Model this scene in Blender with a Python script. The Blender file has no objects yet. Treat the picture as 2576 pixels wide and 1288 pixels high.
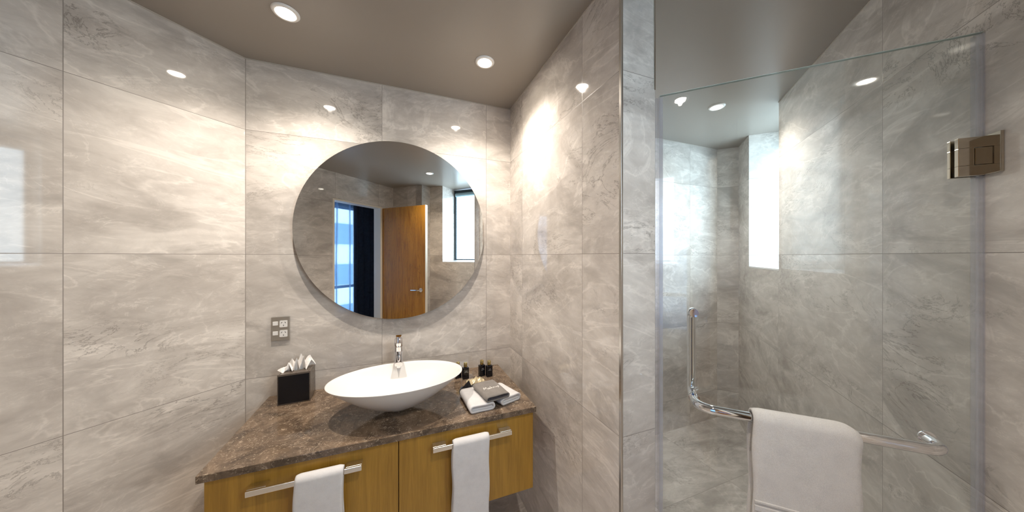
import bpy, bmesh, math, random
from mathutils import Vector, Matrix, noise
PI = math.pi
S = bpy.context.scene
C = S.collection
R2 = math.sqrt(0.5)

# ------------------------------------------------------------------ camera, world, exposure
EYE, CEIL = 1.44, 2.391
cam_d = bpy.data.cameras.new('camera'); cam = bpy.data.objects.new('camera', cam_d); C.objects.link(cam)
cam_d.sensor_width = 36.0; cam_d.lens = 735.0 / 2576.0 * 36.0; cam_d.clip_start = 0.02
cam.location = (-0.675, -1.772, EYE)
cam.rotation_euler = (PI / 2, 0, -math.radians(21.2))
S.camera = cam
S.view_settings.view_transform = 'Standard'; S.view_settings.look = 'None'
S.view_settings.gamma = 1.0; S.view_settings.use_curve_mapping = False
S.view_settings.exposure = 0.50
S.cycles.max_bounces = 14; S.cycles.diffuse_bounces = 7; S.cycles.glossy_bounces = 8
S.cycles.transparent_max_bounces = 16; S.cycles.sample_clamp_indirect = 6.0
S.cycles.caustics_reflective = False; S.cycles.caustics_refractive = False
LAMP_W = 38.0          # watts of each ceiling spot
BLIND = 6.2            # glow of the daylit frosted panes
world = bpy.data.worlds.new('sky'); S.world = world; world.use_nodes = True
wn = world.node_tree
bg = wn.nodes['Background']
bg.inputs[0].default_value = (0.62, 0.80, 1.0, 1); bg.inputs[1].default_value = 4.0

# ------------------------------------------------------------------ materials
MATS = {}
def newmat(name):
    m = bpy.data.materials.new(name); m.use_nodes = True
    nt = m.node_tree
    MATS[name] = m
    return m, nt, nt.nodes['Principled BSDF']

def simple(name, col, rough=0.5, metal=0.0, emis=None, emis_s=0.0, spec=0.5, coat=0.0):
    m, nt, b = newmat(name)
    b.inputs['Base Color'].default_value = (*col, 1); b.inputs['Roughness'].default_value = rough
    b.inputs['Metallic'].default_value = metal; b.inputs['Specular IOR Level'].default_value = spec
    b.inputs['Coat Weight'].default_value = coat
    if emis:
        b.inputs['Emission Color'].default_value = (*emis, 1); b.inputs['Emission Strength'].default_value = emis_s
    # faint procedural grain so no surface is a dead flat value
    n = nt.nodes.new('ShaderNodeTexNoise'); n.inputs['Scale'].default_value = 60
    tc = nt.nodes.new('ShaderNodeTexCoord'); nt.links.new(tc.outputs['Object'], n.inputs['Vector'])
    mp = nt.nodes.new('ShaderNodeMapRange'); mp.inputs['To Min'].default_value = max(0, rough - 0.03); mp.inputs['To Max'].default_value = rough + 0.03
    nt.links.new(n.outputs['Fac'], mp.inputs['Value']); nt.links.new(mp.outputs['Result'], b.inputs['Roughness'])
    return m

class NG:
    """tiny node helper"""
    def __init__(s, nt): s.nt = nt
    def n(s, t, **kw):
        x = s.nt.nodes.new(t)
        for k, v in kw.items(): setattr(x, k, v)
        return x
    def l(s, a, b): s.nt.links.new(a, b)
    def val(s, sock, v):
        if isinstance(v, (int, float)): sock.default_value = v
        else: s.l(v, sock)
    def m(s, op, a, b=None, c=None, clamp=False):
        x = s.n('ShaderNodeMath', operation=op); x.use_clamp = clamp
        s.val(x.inputs[0], a)
        if b is not None: s.val(x.inputs[1], b)
        if c is not None: s.val(x.inputs[2], c)
        return x.outputs[0]
    def noise(s, vec, scale, detail=4, rough=0.5, dist=0.0):
        x = s.n('ShaderNodeTexNoise'); s.l(vec, x.inputs['Vector'])
        x.inputs['Scale'].default_value = scale; x.inputs['Detail'].default_value = detail
        x.inputs['Roughness'].default_value = rough; x.inputs['Distortion'].default_value = dist
        return x.outputs['Fac']
    def mix(s, f, a, b):
        x = s.n('ShaderNodeMix', data_type='RGBA')
        s.val(x.inputs['Factor'], f)
        for i, v in ((6, a), (7, b)):
            if isinstance(v, tuple): x.inputs[i].default_value = (*v[:3], 1)
            else: s.l(v, x.inputs[i])
        return x.outputs[2]
    def maprange(s, v, a, b, c=0.0, d=1.0):
        x = s.n('ShaderNodeMapRange'); s.l(v, x.inputs['Value'])
        for k, q in (('From Min', a), ('From Max', b), ('To Min', c), ('To Max', d)): x.inputs[k].default_value = q
        return x.outputs['Result']

def marble_tile(name, phase=(0.0, 0.248), size=(0.6, 0.6), seed=0.0, rough=0.04,
                lo=(0.46, 0.42, 0.385), hi=(0.76, 0.715, 0.665), contrast=1.0, joints=True, angle=38):
    m, nt, b = newmat(name); g = NG(nt)
    uv = g.n('ShaderNodeUVMap').outputs[0]
    sep = g.n('ShaderNodeSeparateXYZ'); g.l(uv, sep.inputs[0])
    u = g.m('SUBTRACT', sep.outputs[0], phase[0]); v = g.m('SUBTRACT', sep.outputs[1], phase[1])
    us = g.m('DIVIDE', u, size[0]); vs = g.m('DIVIDE', v, size[1])
    iu = g.m('FLOOR', us); iv = g.m('FLOOR', vs)
    comb = g.n('ShaderNodeCombineXYZ'); g.val(comb.inputs[0], iu); g.val(comb.inputs[1], iv); comb.inputs[2].default_value = seed
    wn_ = g.n('ShaderNodeTexWhiteNoise', noise_dimensions='3D'); g.l(comb.outputs[0], wn_.inputs['Vector'])
    off = g.n('ShaderNodeVectorMath', operation='SCALE'); g.l(wn_.outputs['Color'], off.inputs[0]); off.inputs['Scale'].default_value = 9.0
    add = g.n('ShaderNodeVectorMath', operation='ADD'); g.l(uv, add.inputs[0]); g.l(off.outputs[0], add.inputs[1])
    rot = g.n('ShaderNodeMapping'); g.l(add.outputs[0], rot.inputs['Vector'])
    rot.inputs['Rotation'].default_value = (0, 0, math.radians(angle)); rot.inputs['Scale'].default_value = (1.0, 2.1, 1.0)
    P = rot.outputs[0]
    cloud = g.noise(P, 1.8, 9, 0.62, 1.1)
    fine = g.noise(P, 7.5, 8, 0.66, 0.9)
    c = g.m('ADD', g.m('MULTIPLY', cloud, 0.68), g.m('MULTIPLY', fine, 0.32))
    f = g.maprange(c, 0.5 - 0.16 / contrast, 0.5 + 0.13 / contrast)
    base = g.mix(f, lo, hi)
    # pale veins
    v1 = g.noise(P, 1.5, 6, 0.55, 1.8)
    r1 = g.m('ABSOLUTE', g.m('SUBTRACT', v1, 0.5))
    r1 = g.maprange(r1, 0.0, 0.022, 1.0, 0.0)
    r1 = g.m('MULTIPLY', r1, g.maprange(cloud, 0.35, 0.6))
    base = g.mix(g.m('MULTIPLY', r1, 0.75), base, tuple(min(1, x * 1.14) for x in hi))
    v3 = g.noise(P, 4.2, 7, 0.6, 2.4)
    r3 = g.maprange(g.m('ABSOLUTE', g.m('SUBTRACT', v3, 0.5)), 0.0, 0.020, 1.0, 0.0)
    r3 = g.m('MULTIPLY', r3, g.maprange(fine, 0.42, 0.60))
    base = g.mix(g.m('MULTIPLY', r3, 0.45), base, tuple(min(1, x * 1.12) for x in hi))
    # broad grey smoke
    sm = g.noise(P, 1.1, 5, 0.6, 2.2)
    base = g.mix(g.maprange(sm, 0.54, 0.66, 0, 0.6), base, tuple(x * 0.84 for x in lo))
    # thin dark cracked veins where a mask allows them
    msk = g.maprange(g.noise(P, 1.5, 3, 0.5, 0.5), 0.53, 0.64)
    v2 = g.noise(P, 2.6, 10, 0.68, 2.6)
    r2 = g.maprange(g.m('ABSOLUTE', g.m('SUBTRACT', v2, 0.5)), 0.0, 0.016, 1.0, 0.0)
    r2 = g.m('MULTIPLY', r2, msk)
    base = g.mix(g.m('MULTIPLY', r2, 0.62), base, (0.17, 0.145, 0.125))
    spk = g.m('MULTIPLY', g.maprange(g.noise(P, 26, 6, 0.7, 1.2), 0.60, 0.70), msk)
    base = g.mix(g.m('MULTIPLY', spk, 0.45), base, (0.22, 0.19, 0.165))
    if joints:
        fu = g.m('FRACT', us); fv = g.m('FRACT', vs)
        du = g.m('MULTIPLY', g.m('SUBTRACT', 0.5, g.m('ABSOLUTE', g.m('SUBTRACT', fu, 0.5))), size[0])
        dv = g.m('MULTIPLY', g.m('SUBTRACT', 0.5, g.m('ABSOLUTE', g.m('SUBTRACT', fv, 0.5))), size[1])
        d = g.m('MINIMUM', du, dv)
        j = g.maprange(d, 0.0007, 0.0013, 1.0, 0.0)
        base = g.mix(j, base, (0.27, 0.24, 0.215))
        g.l(g.maprange(j, 0, 1, rough, 0.5), b.inputs['Roughness'])
    else:
        b.inputs['Roughness'].default_value = rough
    g.l(base, b.inputs['Base Color'])
    b.inputs['Specular IOR Level'].default_value = 0.5
    return m

def dark_stone(name):
    m, nt, b = newmat(name); g = NG(nt)
    tc = g.n('ShaderNodeTexCoord').outputs['Object']
    cl = g.noise(tc, 9, 9, 0.68, 1.2)
    base = g.mix(g.maprange(cl, 0.38, 0.64), (0.075, 0.052, 0.036), (0.22, 0.155, 0.105))
    v = g.noise(tc, 20, 7, 0.62, 2.4)
    r = g.maprange(g.m('ABSOLUTE', g.m('SUBTRACT', v, 0.5)), 0, 0.014, 1, 0)
    r = g.m('MULTIPLY', r, g.maprange(g.noise(tc, 16, 4, 0.6, 0.4), 0.47, 0.60))
    base = g.mix(g.m('MULTIPLY', r, 0.8), base, (0.62, 0.50, 0.38))
    sp = g.maprange(g.noise(tc, 70, 5, 0.7, 1.5), 0.57, 0.66)
    base = g.mix(g.m('MULTIPLY', sp, 0.85), base, (0.50, 0.39, 0.28))
    g.l(base, b.inputs['Base Color']); b.inputs['Roughness'].default_value = 0.09
    return m

def wood(name, lo, hi, rough=0.38, scale=1.0, knots=False):
    m, nt, b = newmat(name); g = NG(nt)
    tc = g.n('ShaderNodeTexCoord').outputs['Object']
    mp = g.n('ShaderNodeMapping'); g.l(tc, mp.inputs['Vector']); mp.inputs['Scale'].default_value = (14 * scale, 14 * scale, 0.9 * scale)
    a = g.noise(mp.outputs[0], 3.0, 6, 0.6, 0.6)
    mp2 = g.n('ShaderNodeMapping'); g.l(tc, mp2.inputs['Vector']); mp2.inputs['Scale'].default_value = (60 * scale, 60 * scale, 2.2 * scale)
    c = g.noise(mp2.outputs[0], 4.0, 4, 0.6, 0.2)
    f = g.m('ADD', g.m('MULTIPLY', a, 0.65), g.m('MULTIPLY', c, 0.35))
    base = g.mix(g.maprange(f, 0.36, 0.64), lo, hi)
    if knots:
        mp3 = g.n('ShaderNodeMapping'); g.l(tc, mp3.inputs['Vector']); mp3.inputs['Scale'].default_value = (5, 5, 0.55)
        w = g.noise(mp3.outputs[0], 2.0, 3, 0.5, 1.6)
        rr = g.m('FRACT', g.m('MULTIPLY', w, 14))
        base = g.mix(g.maprange(rr, 0.75, 1.0, 0, 0.55), base, tuple(x * 0.45 for x in lo))
    g.l(base, b.inputs['Base Color']); b.inputs['Roughness'].default_value = rough
    return m

def cloth(name, col, scale=900, bump=0.25, dark=0.85):
    m, nt, b = newmat(name); g = NG(nt)
    tc = g.n('ShaderNodeTexCoord').outputs['Object']
    n1 = g.noise(tc, scale, 2, 0.6); n2 = g.noise(tc, 28, 4, 0.6)
    base = g.mix(g.maprange(g.m('ADD', g.m('MULTIPLY', n1, 0.6), g.m('MULTIPLY', n2, 0.4)), 0.35, 0.6), tuple(x * dark for x in col), col)
    g.l(base, b.inputs['Base Color']); b.inputs['Roughness'].default_value = 0.95
    b.inputs['Sheen Weight'].default_value = 0.25; b.inputs['Specular IOR Level'].default_value = 0.1
    bp = g.n('ShaderNodeBump'); bp.inputs['Strength'].default_value = bump; bp.inputs['Distance'].default_value = 0.0015
    g.l(g.m('ADD', n1, g.m('MULTIPLY', n2, 2.0)), bp.inputs['Height']); g.l(bp.outputs[0], b.inputs['Normal'])
    return m

def clear_glass(name, tint=(0.965, 0.985, 0.985), rough=0.0, haze=0.0):
    """thin architectural glass: straight-through transmission plus Fresnel reflection (same from either side)"""
    m = bpy.data.materials.new(name); m.use_nodes = True; nt = m.node_tree; nt.nodes.clear(); g = NG(nt); MATS[name] = m
    geo = g.n('ShaderNodeNewGeometry')
    dt = g.n('ShaderNodeVectorMath', operation='DOT_PRODUCT'); g.l(geo.outputs['Normal'], dt.inputs[0]); g.l(geo.outputs['Incoming'], dt.inputs[1])
    c = g.m('ABSOLUTE', dt.outputs['Value'])
    f = g.m('ADD', 0.042, g.m('MULTIPLY', 0.958, g.m('POWER', g.m('SUBTRACT', 1.0, c), 5.0)))
    tr = g.n('ShaderNodeBsdfTransparent'); tr.inputs[0].default_value = (*tint, 1)
    gl = g.n('ShaderNodeBsdfGlossy'); gl.inputs['Roughness'].default_value = rough
    mx = g.n('ShaderNodeMixShader'); g.l(f, mx.inputs[0]); g.l(tr.outputs[0], mx.inputs[1]); g.l(gl.outputs[0], mx.inputs[2])
    out = g.n('ShaderNodeOutputMaterial')
    if haze:
        df = g.n('ShaderNodeBsdfTranslucent'); df.inputs[0].default_value = (0.85, 0.85, 0.88, 1)
        d2 = g.n('ShaderNodeBsdfDiffuse'); d2.inputs[0].default_value = (0.80, 0.79, 0.82, 1)
        a = g.n('ShaderNodeMixShader'); a.inputs[0].default_value = 0.5; g.l(df.outputs[0], a.inputs[1]); g.l(d2.outputs[0], a.inputs[2])
        q = g.n('ShaderNodeMixShader'); q.inputs[0].default_value = haze; g.l(mx.outputs[0], q.inputs[1]); g.l(a.outputs[0], q.inputs[2])
        g.l(q.outputs[0], out.inputs[0])
    else:
        g.l(mx.outputs[0], out.inputs[0])
    return m

def sheer(name, col, opacity):
    m = bpy.data.materials.new(name); m.use_nodes = True; nt = m.node_tree; nt.nodes.clear(); g = NG(nt); MATS[name] = m
    tr = g.n('ShaderNodeBsdfTransparent'); tr.inputs[0].default_value = (0.80, 0.88, 0.97, 1)
    tl = g.n('ShaderNodeBsdfTranslucent'); tl.inputs[0].default_value = (*col, 1)
    df = g.n('ShaderNodeBsdfDiffuse'); df.inputs[0].default_value = (*col, 1)
    a = g.n('ShaderNodeMixShader'); a.inputs[0].default_value = 0.4; g.l(tl.outputs[0], a.inputs[1]); g.l(df.outputs[0], a.inputs[2])
    tc = g.n('ShaderNodeTexCoord').outputs['Object']
    w = g.noise(tc, 40, 2)
    geo = g.n('ShaderNodeNewGeometry')      # threads close up where the cloth turns edge-on
    dt = g.n('ShaderNodeVectorMath', operation='DOT_PRODUCT'); g.l(geo.outputs['Normal'], dt.inputs[0]); g.l(geo.outputs['Incoming'], dt.inputs[1])
    cs = g.m('MAXIMUM', g.m('ABSOLUTE', dt.outputs['Value']), 0.15)
    op = g.m('SUBTRACT', 1.0, g.m('POWER', 1.0 - opacity, g.m('DIVIDE', 1.0, cs)))
    q = g.n('ShaderNodeMixShader'); g.l(op, q.inputs[0]); g.l(tr.outputs[0], q.inputs[1]); g.l(a.outputs[0], q.inputs[2])
    out = g.n('ShaderNodeOutputMaterial'); g.l(q.outputs[0], out.inputs[0])
    return m

def ceiling_mat():
    m, nt, b = newmat('ceiling_paint'); g = NG(nt)
    tc = g.n('ShaderNodeTexCoord').outputs['Object']
    n = g.noise(tc, 1.2, 3, 0.5)
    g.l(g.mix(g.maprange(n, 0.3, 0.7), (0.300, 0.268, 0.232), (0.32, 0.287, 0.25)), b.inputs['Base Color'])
    b.inputs['Roughness'].default_value = 0.33
    bp = g.n('ShaderNodeBump'); bp.inputs['Strength'].default_value = 0.05; bp.inputs['Distance'].default_value = 0.002
    g.l(g.noise(tc, 260, 2), bp.inputs['Height']); g.l(bp.outputs[0], b.inputs['Normal'])
    return m

# ------------------------------------------------------------------ mesh helpers
def fin(name, bm, mat, parent=None, smooth=False, loc=None, rotz=None, normals=True):
    if normals: bmesh.ops.recalc_face_normals(bm, faces=bm.faces)
    me = bpy.data.meshes.new(name); bm.to_mesh(me); bm.free()
    if smooth:
        for p in me.polygons: p.use_smooth = True
    me.materials.append(mat)
    o = bpy.data.objects.new(name, me); C.objects.link(o)
    if parent: o.parent = parent
    if loc is not None: o.location = loc
    if rotz is not None: o.rotation_euler = (0, 0, rotz)
    return o

def smooth_by_angle(o, ang=40):
    bm = bmesh.new(); bm.from_mesh(o.data)
    for e in bm.edges:
        if len(e.link_faces) == 2 and e.calc_face_angle(0) > math.radians(ang): e.smooth = False
    for f in bm.faces: f.smooth = True
    bm.to_mesh(o.data); bm.free()

def tag(o, label=None, cat=None, group=None, kind=None):
    if label: o['label'] = label
    if cat: o['category'] = cat
    if group: o['group'] = group
    if kind: o['kind'] = kind
    return o

def thing(name, label, cat, loc=(0, 0, 0), rotz=0, group=None):
    o = bpy.data.objects.new(name, None); C.objects.link(o); o.empty_display_size = 0.05
    o.location = loc; o.rotation_euler = (0, 0, rotz)
    return tag(o, label, cat, group)

def box(bm, x0, x1, y0, y1, z0, z1, bev=0.0, seg=2):
    vs = [bm.verts.new((x, y, z)) for z in (z0, z1) for x, y in ((x0, y0), (x1, y0), (x1, y1), (x0, y1))]
    fs = [(0, 3, 2, 1), (4, 5, 6, 7), (0, 1, 5, 4), (1, 2, 6, 5), (2, 3, 7, 6), (3, 0, 4, 7)]
    faces = [bm.faces.new([vs[i] for i in f]) for f in fs]
    if bev:
        es = list({e for f in faces for e in f.edges})
        bmesh.ops.bevel(bm, geom=es, offset=bev, segments=seg, profile=0.5, affect='EDGES')
    return faces

def cyl(bm, p0, p1, r0, r1=None, n=24, caps=True):
    r1 = r0 if r1 is None else r1
    p0, p1 = Vector(p0), Vector(p1); d = (p1 - p0).normalized()
    a = d.orthogonal().normalized(); b_ = d.cross(a)
    A = [bm.verts.new(p0 + r0 * (math.cos(t) * a + math.sin(t) * b_)) for t in [2 * PI * i / n for i in range(n)]]
    B = [bm.verts.new(p1 + r1 * (math.cos(t) * a + math.sin(t) * b_)) for t in [2 * PI * i / n for i in range(n)]]
    for i in range(n): bm.faces.new((A[i], A[(i + 1) % n], B[(i + 1) % n], B[i]))
    if caps: bm.faces.new(A[::-1]); bm.faces.new(B)

def tube(bm, pts, r, n=20, caps=True, rs=None):
    pts = [Vector(p) for p in pts]; rings = []
    t0 = (pts[1] - pts[0]).normalized(); a = t0.orthogonal().normalized()
    for i, p in enumerate(pts):
        t = (pts[min(i + 1, len(pts) - 1)] - pts[max(i - 1, 0)]).normalized()
        a = (a - a.dot(t) * t).normalized(); b_ = t.cross(a)
        rr = rs[i] if rs else r
        rings.append([bm.verts.new(p + rr * (math.cos(k) * a + math.sin(k) * b_)) for k in [2 * PI * j / n for j in range(n)]])
    for A, B in zip(rings, rings[1:]):
        for j in range(n): bm.faces.new((A[j], A[(j + 1) % n], B[(j + 1) % n], B[j]))
    if caps: bm.faces.new(rings[0][::-1]); bm.faces.new(rings[-1])

def lathe(bm, prof, n=48, sx=1.0, sy=1.0, cx=0, cy=0):
    rings = []
    for r, z in prof:
        if r < 1e-6: rings.append([bm.verts.new((cx, cy, z))])
        else: rings.append([bm.verts.new((cx + r * sx * math.cos(2 * PI * j / n), cy + r * sy * math.sin(2 * PI * j / n), z)) for j in range(n)])
    for A, B in zip(rings, rings[1:]):
        for j in range(n):
            k = (j + 1) % n
            if len(A) == 1 and len(B) == 1: continue
            if len(A) == 1: bm.faces.new((A[0], B[k], B[j]))
            elif len(B) == 1: bm.faces.new((A[j], A[k], B[0]))
            else: bm.faces.new((A[j], A[k], B[k], B[j]))

def arc(c, u, v, r, a0, a1, n=8):
    c, u, v = Vector(c), Vector(u), Vector(v)
    return [c + r * (math.cos(a0 + (a1 - a0) * i / n) * u + math.sin(a0 + (a1 - a0) * i / n) * v) for i in range(n + 1)]

def wall_uv(o):
    """UV in metres, in the object's own frame: along the wall and up"""
    me = o.data; uvl = me.uv_layers.new(name='UVMap')
    for p in me.polygons:
        n = p.normal; ax = max(range(3), key=lambda i: abs(n[i]))
        for li in p.loop_indices:
            co = me.vertices[me.loops[li].vertex_index].co
            uvl.data[li].uv = (co.y, co.z) if ax == 0 else ((co.x, co.z) if ax == 1 else (co.x, co.y))

def wall(name, p0, p1, mat, thick=0.1, z0=0.0, z1=CEIL, openings=(), ext0=0.0, ext1=0.0):
    """vertical wall whose room-side face runs p0 -> p1 (room on the right of that direction);
       openings = (x0, x1, z0, z1) in wall metres"""
    p0 = Vector((*p0, 0)); p1 = Vector((*p1, 0)); d = p1 - p0; L = d.length
    ang = math.atan2(d.y, d.x)
    bm = bmesh.new()
    xs = sorted({-ext0, L + ext1, *[a for o in openings for a in o[:2]]})
    zs = sorted({z0, z1, *[a for o in openings for a in o[2:] if z0 < a < z1]})
    def solid(i, j):
        if not (0 <= i < len(xs) - 1 and 0 <= j < len(zs) - 1): return False
        cx = (xs[i] + xs[i + 1]) / 2; cz = (zs[j] + zs[j + 1]) / 2
        return not any(o[0] < cx < o[1] and o[2] < cz < o[3] for o in openings)
    V = {}
    def v(x, y, z):
        k = (round(x, 5), y, round(z, 5))
        if k not in V: V[k] = bm.verts.new((x, y, z))
        return V[k]
    for i in range(len(xs) - 1):
        for j in range(len(zs) - 1):
            if not solid(i, j): continue
            a, b_, c, e = xs[i], xs[i + 1], zs[j], zs[j + 1]
            bm.faces.new((v(a, 0, c), v(b_, 0, c), v(b_, 0, e), v(a, 0, e)))
            bm.faces.new((v(b_, thick, c), v(a, thick, c), v(a, thick, e), v(b_, thick, e)))
            if not solid(i - 1, j): bm.faces.new((v(a, thick, c), v(a, 0, c), v(a, 0, e), v(a, thick, e)))
            if not solid(i + 1, j): bm.faces.new((v(b_, 0, c), v(b_, thick, c), v(b_, thick, e), v(b_, 0, e)))
            if not solid(i, j - 1): bm.faces.new((v(a, thick, c), v(b_, thick, c), v(b_, 0, c), v(a, 0, c)))
            if not solid(i, j + 1): bm.faces.new((v(a, 0, e), v(b_, 0, e), v(b_, thick, e), v(a, thick, e)))
    o = fin(name, bm, mat)
    o.location = p0; o.rotation_euler = (0, 0, ang)
    wall_uv(o); tag(o, kind='structure')
    return o

# ------------------------------------------------------------------ material set
joint0 = 0.248
m_back = marble_tile('marble_tile_back', (-0.761 + 1.363 - 0.6, joint0), seed=3.1)
m_left = marble_tile('marble_tile_left', (1.4757 - 0.483, joint0), seed=7.7, angle=30)
m_right = marble_tile('marble_tile_right', (0.403, joint0), seed=11.3, angle=-52)
m_pier = marble_tile('marble_tile_pier', (-0.2, joint0), seed=15.9, angle=60)
m_shower = marble_tile('marble_tile_shower', (0.3, joint0), seed=21.5)
m_long = marble_tile('marble_tile_window_wall', (0.0, joint0), size=(0.855, 0.6), seed=25.2, angle=55)
m_door = marble_tile('marble_tile_door_wall', (0.25, joint0), seed=31.0)
m_floor = marble_tile('marble_tile_floor', (0.1, 0.07), seed=41.0, lo=(0.42, 0.39, 0.36), hi=(0.70, 0.66, 0.62), contrast=1.2, rough=0.12, angle=20)
m_ceil = ceiling_mat()
m_trimal = simple('satin_aluminium', (0.72, 0.70, 0.67), 0.22, 1.0)
m_caulk = simple('caulk', (0.50, 0.46, 0.41), 0.6)
m_chrome = simple('chrome', (0.86, 0.86, 0.88), 0.035, 1.0)
m_nickel = simple('brushed_nickel', (0.80, 0.77, 0.72), 0.22, 1.0)
m_hinge = simple('polished_hinge_metal', (0.56, 0.50, 0.42), 0.10, 1.0)
m_stone = dark_stone('dark_brown_marble')
m_oak = wood('honey_oak_veneer', (0.30, 0.155, 0.020), (0.45, 0.245, 0.034))
m_carc = simple('dark_carcass', (0.05, 0.03, 0.015), 0.5)
m_doorwood = wood('oak_door_veneer', (0.30, 0.115, 0.010), (0.56, 0.26, 0.025), 0.42, 0.8, True)
m_cream = simple('cream_door_paint', (0.80, 0.73, 0.62), 0.45)
m_cer = simple('white_ceramic', (0.79, 0.77, 0.745), 0.30, spec=0.4)
m_mirror = simple('mirror_silver', (0.84, 0.85, 0.85), 0.0, 1.0)
MATS['mirror_silver'].node_tree.links.remove(MATS['mirror_silver'].node_tree.nodes['Principled BSDF'].inputs['Roughness'].links[0])
MATS['mirror_silver'].node_tree.nodes['Principled BSDF'].inputs['Roughness'].default_value = 0.0
m_medge = simple('mirror_edge', (0.22, 0.26, 0.25), 0.15)
m_mback = simple('mirror_backing', (0.12, 0.12, 0.12), 0.7)
m_glass = clear_glass('shower_glass')
m_gedge = simple('glass_edge', (0.62, 0.72, 0.70), 0.1)
m_seal = clear_glass('clear_seal_strip', (0.93, 0.93, 0.95), 0.10, 0.20)
m_towel = cloth('white_terry', (0.75, 0.74, 0.745))
m_towelw = cloth('cream_terry', (0.74, 0.715, 0.69), 500, 0.35)
m_gcloth = cloth('grey_terry', (0.27, 0.245, 0.225), 700, 0.4, 0.6)
m_gdark = cloth('darker_grey_inner', (0.085, 0.075, 0.085), 700, 0.3, 0.6)  # inner layers of the grey cloth, coloured darker than its outer fold
m_thread = simple('white_thread', (0.85, 0.82, 0.78), 0.8)
m_black = simple('black_gloss_plastic', (0.006, 0.006, 0.009), 0.12)
m_frontshade = simple('painted_front_shade', (0.004, 0.005, 0.008), 0.25)  # tissue box front: its shading put in as black colour
m_bronze = simple('bronze_leatherette', (0.13, 0.105, 0.085), 0.28)
m_gold = simple('gold_cap', (0.70, 0.56, 0.24), 0.2, 1.0)
m_silverlabel = simple('silver_print', (0.5, 0.5, 0.52), 0.4)
m_tissue = simple('tissue_paper', (0.86, 0.84, 0.82), 0.9)
m_champ = simple('champagne_foil', (0.62, 0.52, 0.34), 0.35, 0.3)
m_steelp = simple('stainless_plate', (0.52, 0.50, 0.46), 0.32, 0.9)
m_whitep = simple('white_switch_plastic', (0.85, 0.84, 0.82), 0.35)
m_slot = simple('socket_slot', (0.03, 0.03, 0.03), 0.6)
m_lampglow = simple('lamp_lens', (1, 0.95, 0.85), 0.4, emis=(1.0, 0.90, 0.76), emis_s=130.0)
m_whitering = simple('white_ring', (0.85, 0.83, 0.80), 0.35)
m_navyframe = simple('dark_window_frame', (0.025, 0.045, 0.06), 0.35)
m_blind = simple('frosted_pane', (0.75, 0.82, 0.86), 0.6, emis=(0.64, 0.85, 1.0), emis_s=BLIND)
m_blindroll = simple('blind_headrail', (0.30, 0.45, 0.52), 0.5)
m_sill = simple('white_sill', (0.80, 0.80, 0.80), 0.3)
m_curtain = cloth('navy_curtain', (0.07, 0.085, 0.11), 300, 0.2, 0.6)
m_sheer = sheer('blue_sheer', (0.30, 0.42, 0.62), 0.24)
m_bedwall = simple('bedroom_paint', (0.55, 0.53, 0.50), 0.7)
m_carpet = simple('bedroom_carpet', (0.16, 0.15, 0.15), 0.95)
m_facade = simple('white_facade', (0.80, 0.80, 0.80), 0.7)
m_facwin = simple('facade_glazing', (0.20, 0.30, 0.38), 0.1)

# ------------------------------------------------------------------ room shell
A = (-1.363, 0.0)
LX = 2.2            # long wall: X - Y = LX
def onlong(x): return (x, x - LX)
# back wall (room on the right of travel direction left->right? travel right so room (y<0) is on the right)
wall('wall_back', (-1.363, 0), (2.0, 0), m_back, 0.1, ext0=0.08, ext1=0.1)
# left wall, from the door corner up to the back corner
wall('wall_left', (-2.4065, -1.0435), A, m_left, 0.1, ext0=0.0, ext1=0.0)
# pier block that carries the right wall
bm = bmesh.new(); box(bm, 0.0, 0.147, -1.013, 0.0, 0, CEIL)
pier = fin('wall_right', bm, m_right); wall_uv(pier); tag(pier, kind='structure')
pier.data.materials.append(m_pier)
for p in pier.data.polygons:
    if abs(p.normal.y) > 0.5: p.material_index = 1
# short corner wall in the shower
wall('wall_corner', (1.98, 0.0), (2.09, -0.11), m_shower, 0.1, ext0=0.06, ext1=0.1)
# long window wall from far corner to the entry; wall metres measured from (2.09,-0.11)
LW0 = Vector((2.09, -0.11))
def s_long(x): return (2.09 - x) / R2
sill1, sill2 = 1.348, 1.352
ops = [(s_long(1.901), s_long(1.515), sill1, CEIL + 1), (s_long(0.300), s_long(-0.120), sill2, CEIL + 1)]
NT = 0.42
wl = wall('wall_window', tuple(LW0), (-0.27, -2.47), m_long, NT, openings=ops, ext0=0.05, ext1=0.1)
# shift uv so that a vertical joint lands at x=0.916 on the wall
sh = s_long(0.916)
for l in wl.data.uv_layers[0].data: l.uv.x -= sh
# return and entry wall beside the door leaf
wall('wall_return', (-0.27, -2.47), (-0.39, -2.35), m_shower, 0.1, ext0=0.0, ext1=-0.0)
wall('wall_entry', (-0.39, -2.35), (-0.745, -2.705), m_door, 0.16, ext0=-0.0, ext1=0.1)
# door wall : X+Y = -3.45 ; openings measured from entry corner
d0 = Vector((-0.745, -2.705)); d1 = Vector((-2.4065, -1.0435))
def s_door(x): return (-0.745 - x) / R2
DOORH = 2.075
wall('wall_door', tuple(d0), tuple(d1), m_door, 0.12, openings=[(s_door(-0.879), s_door(-1.368), -1, DOORH + 0.022)], ext0=0.1, ext1=0.1)

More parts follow.
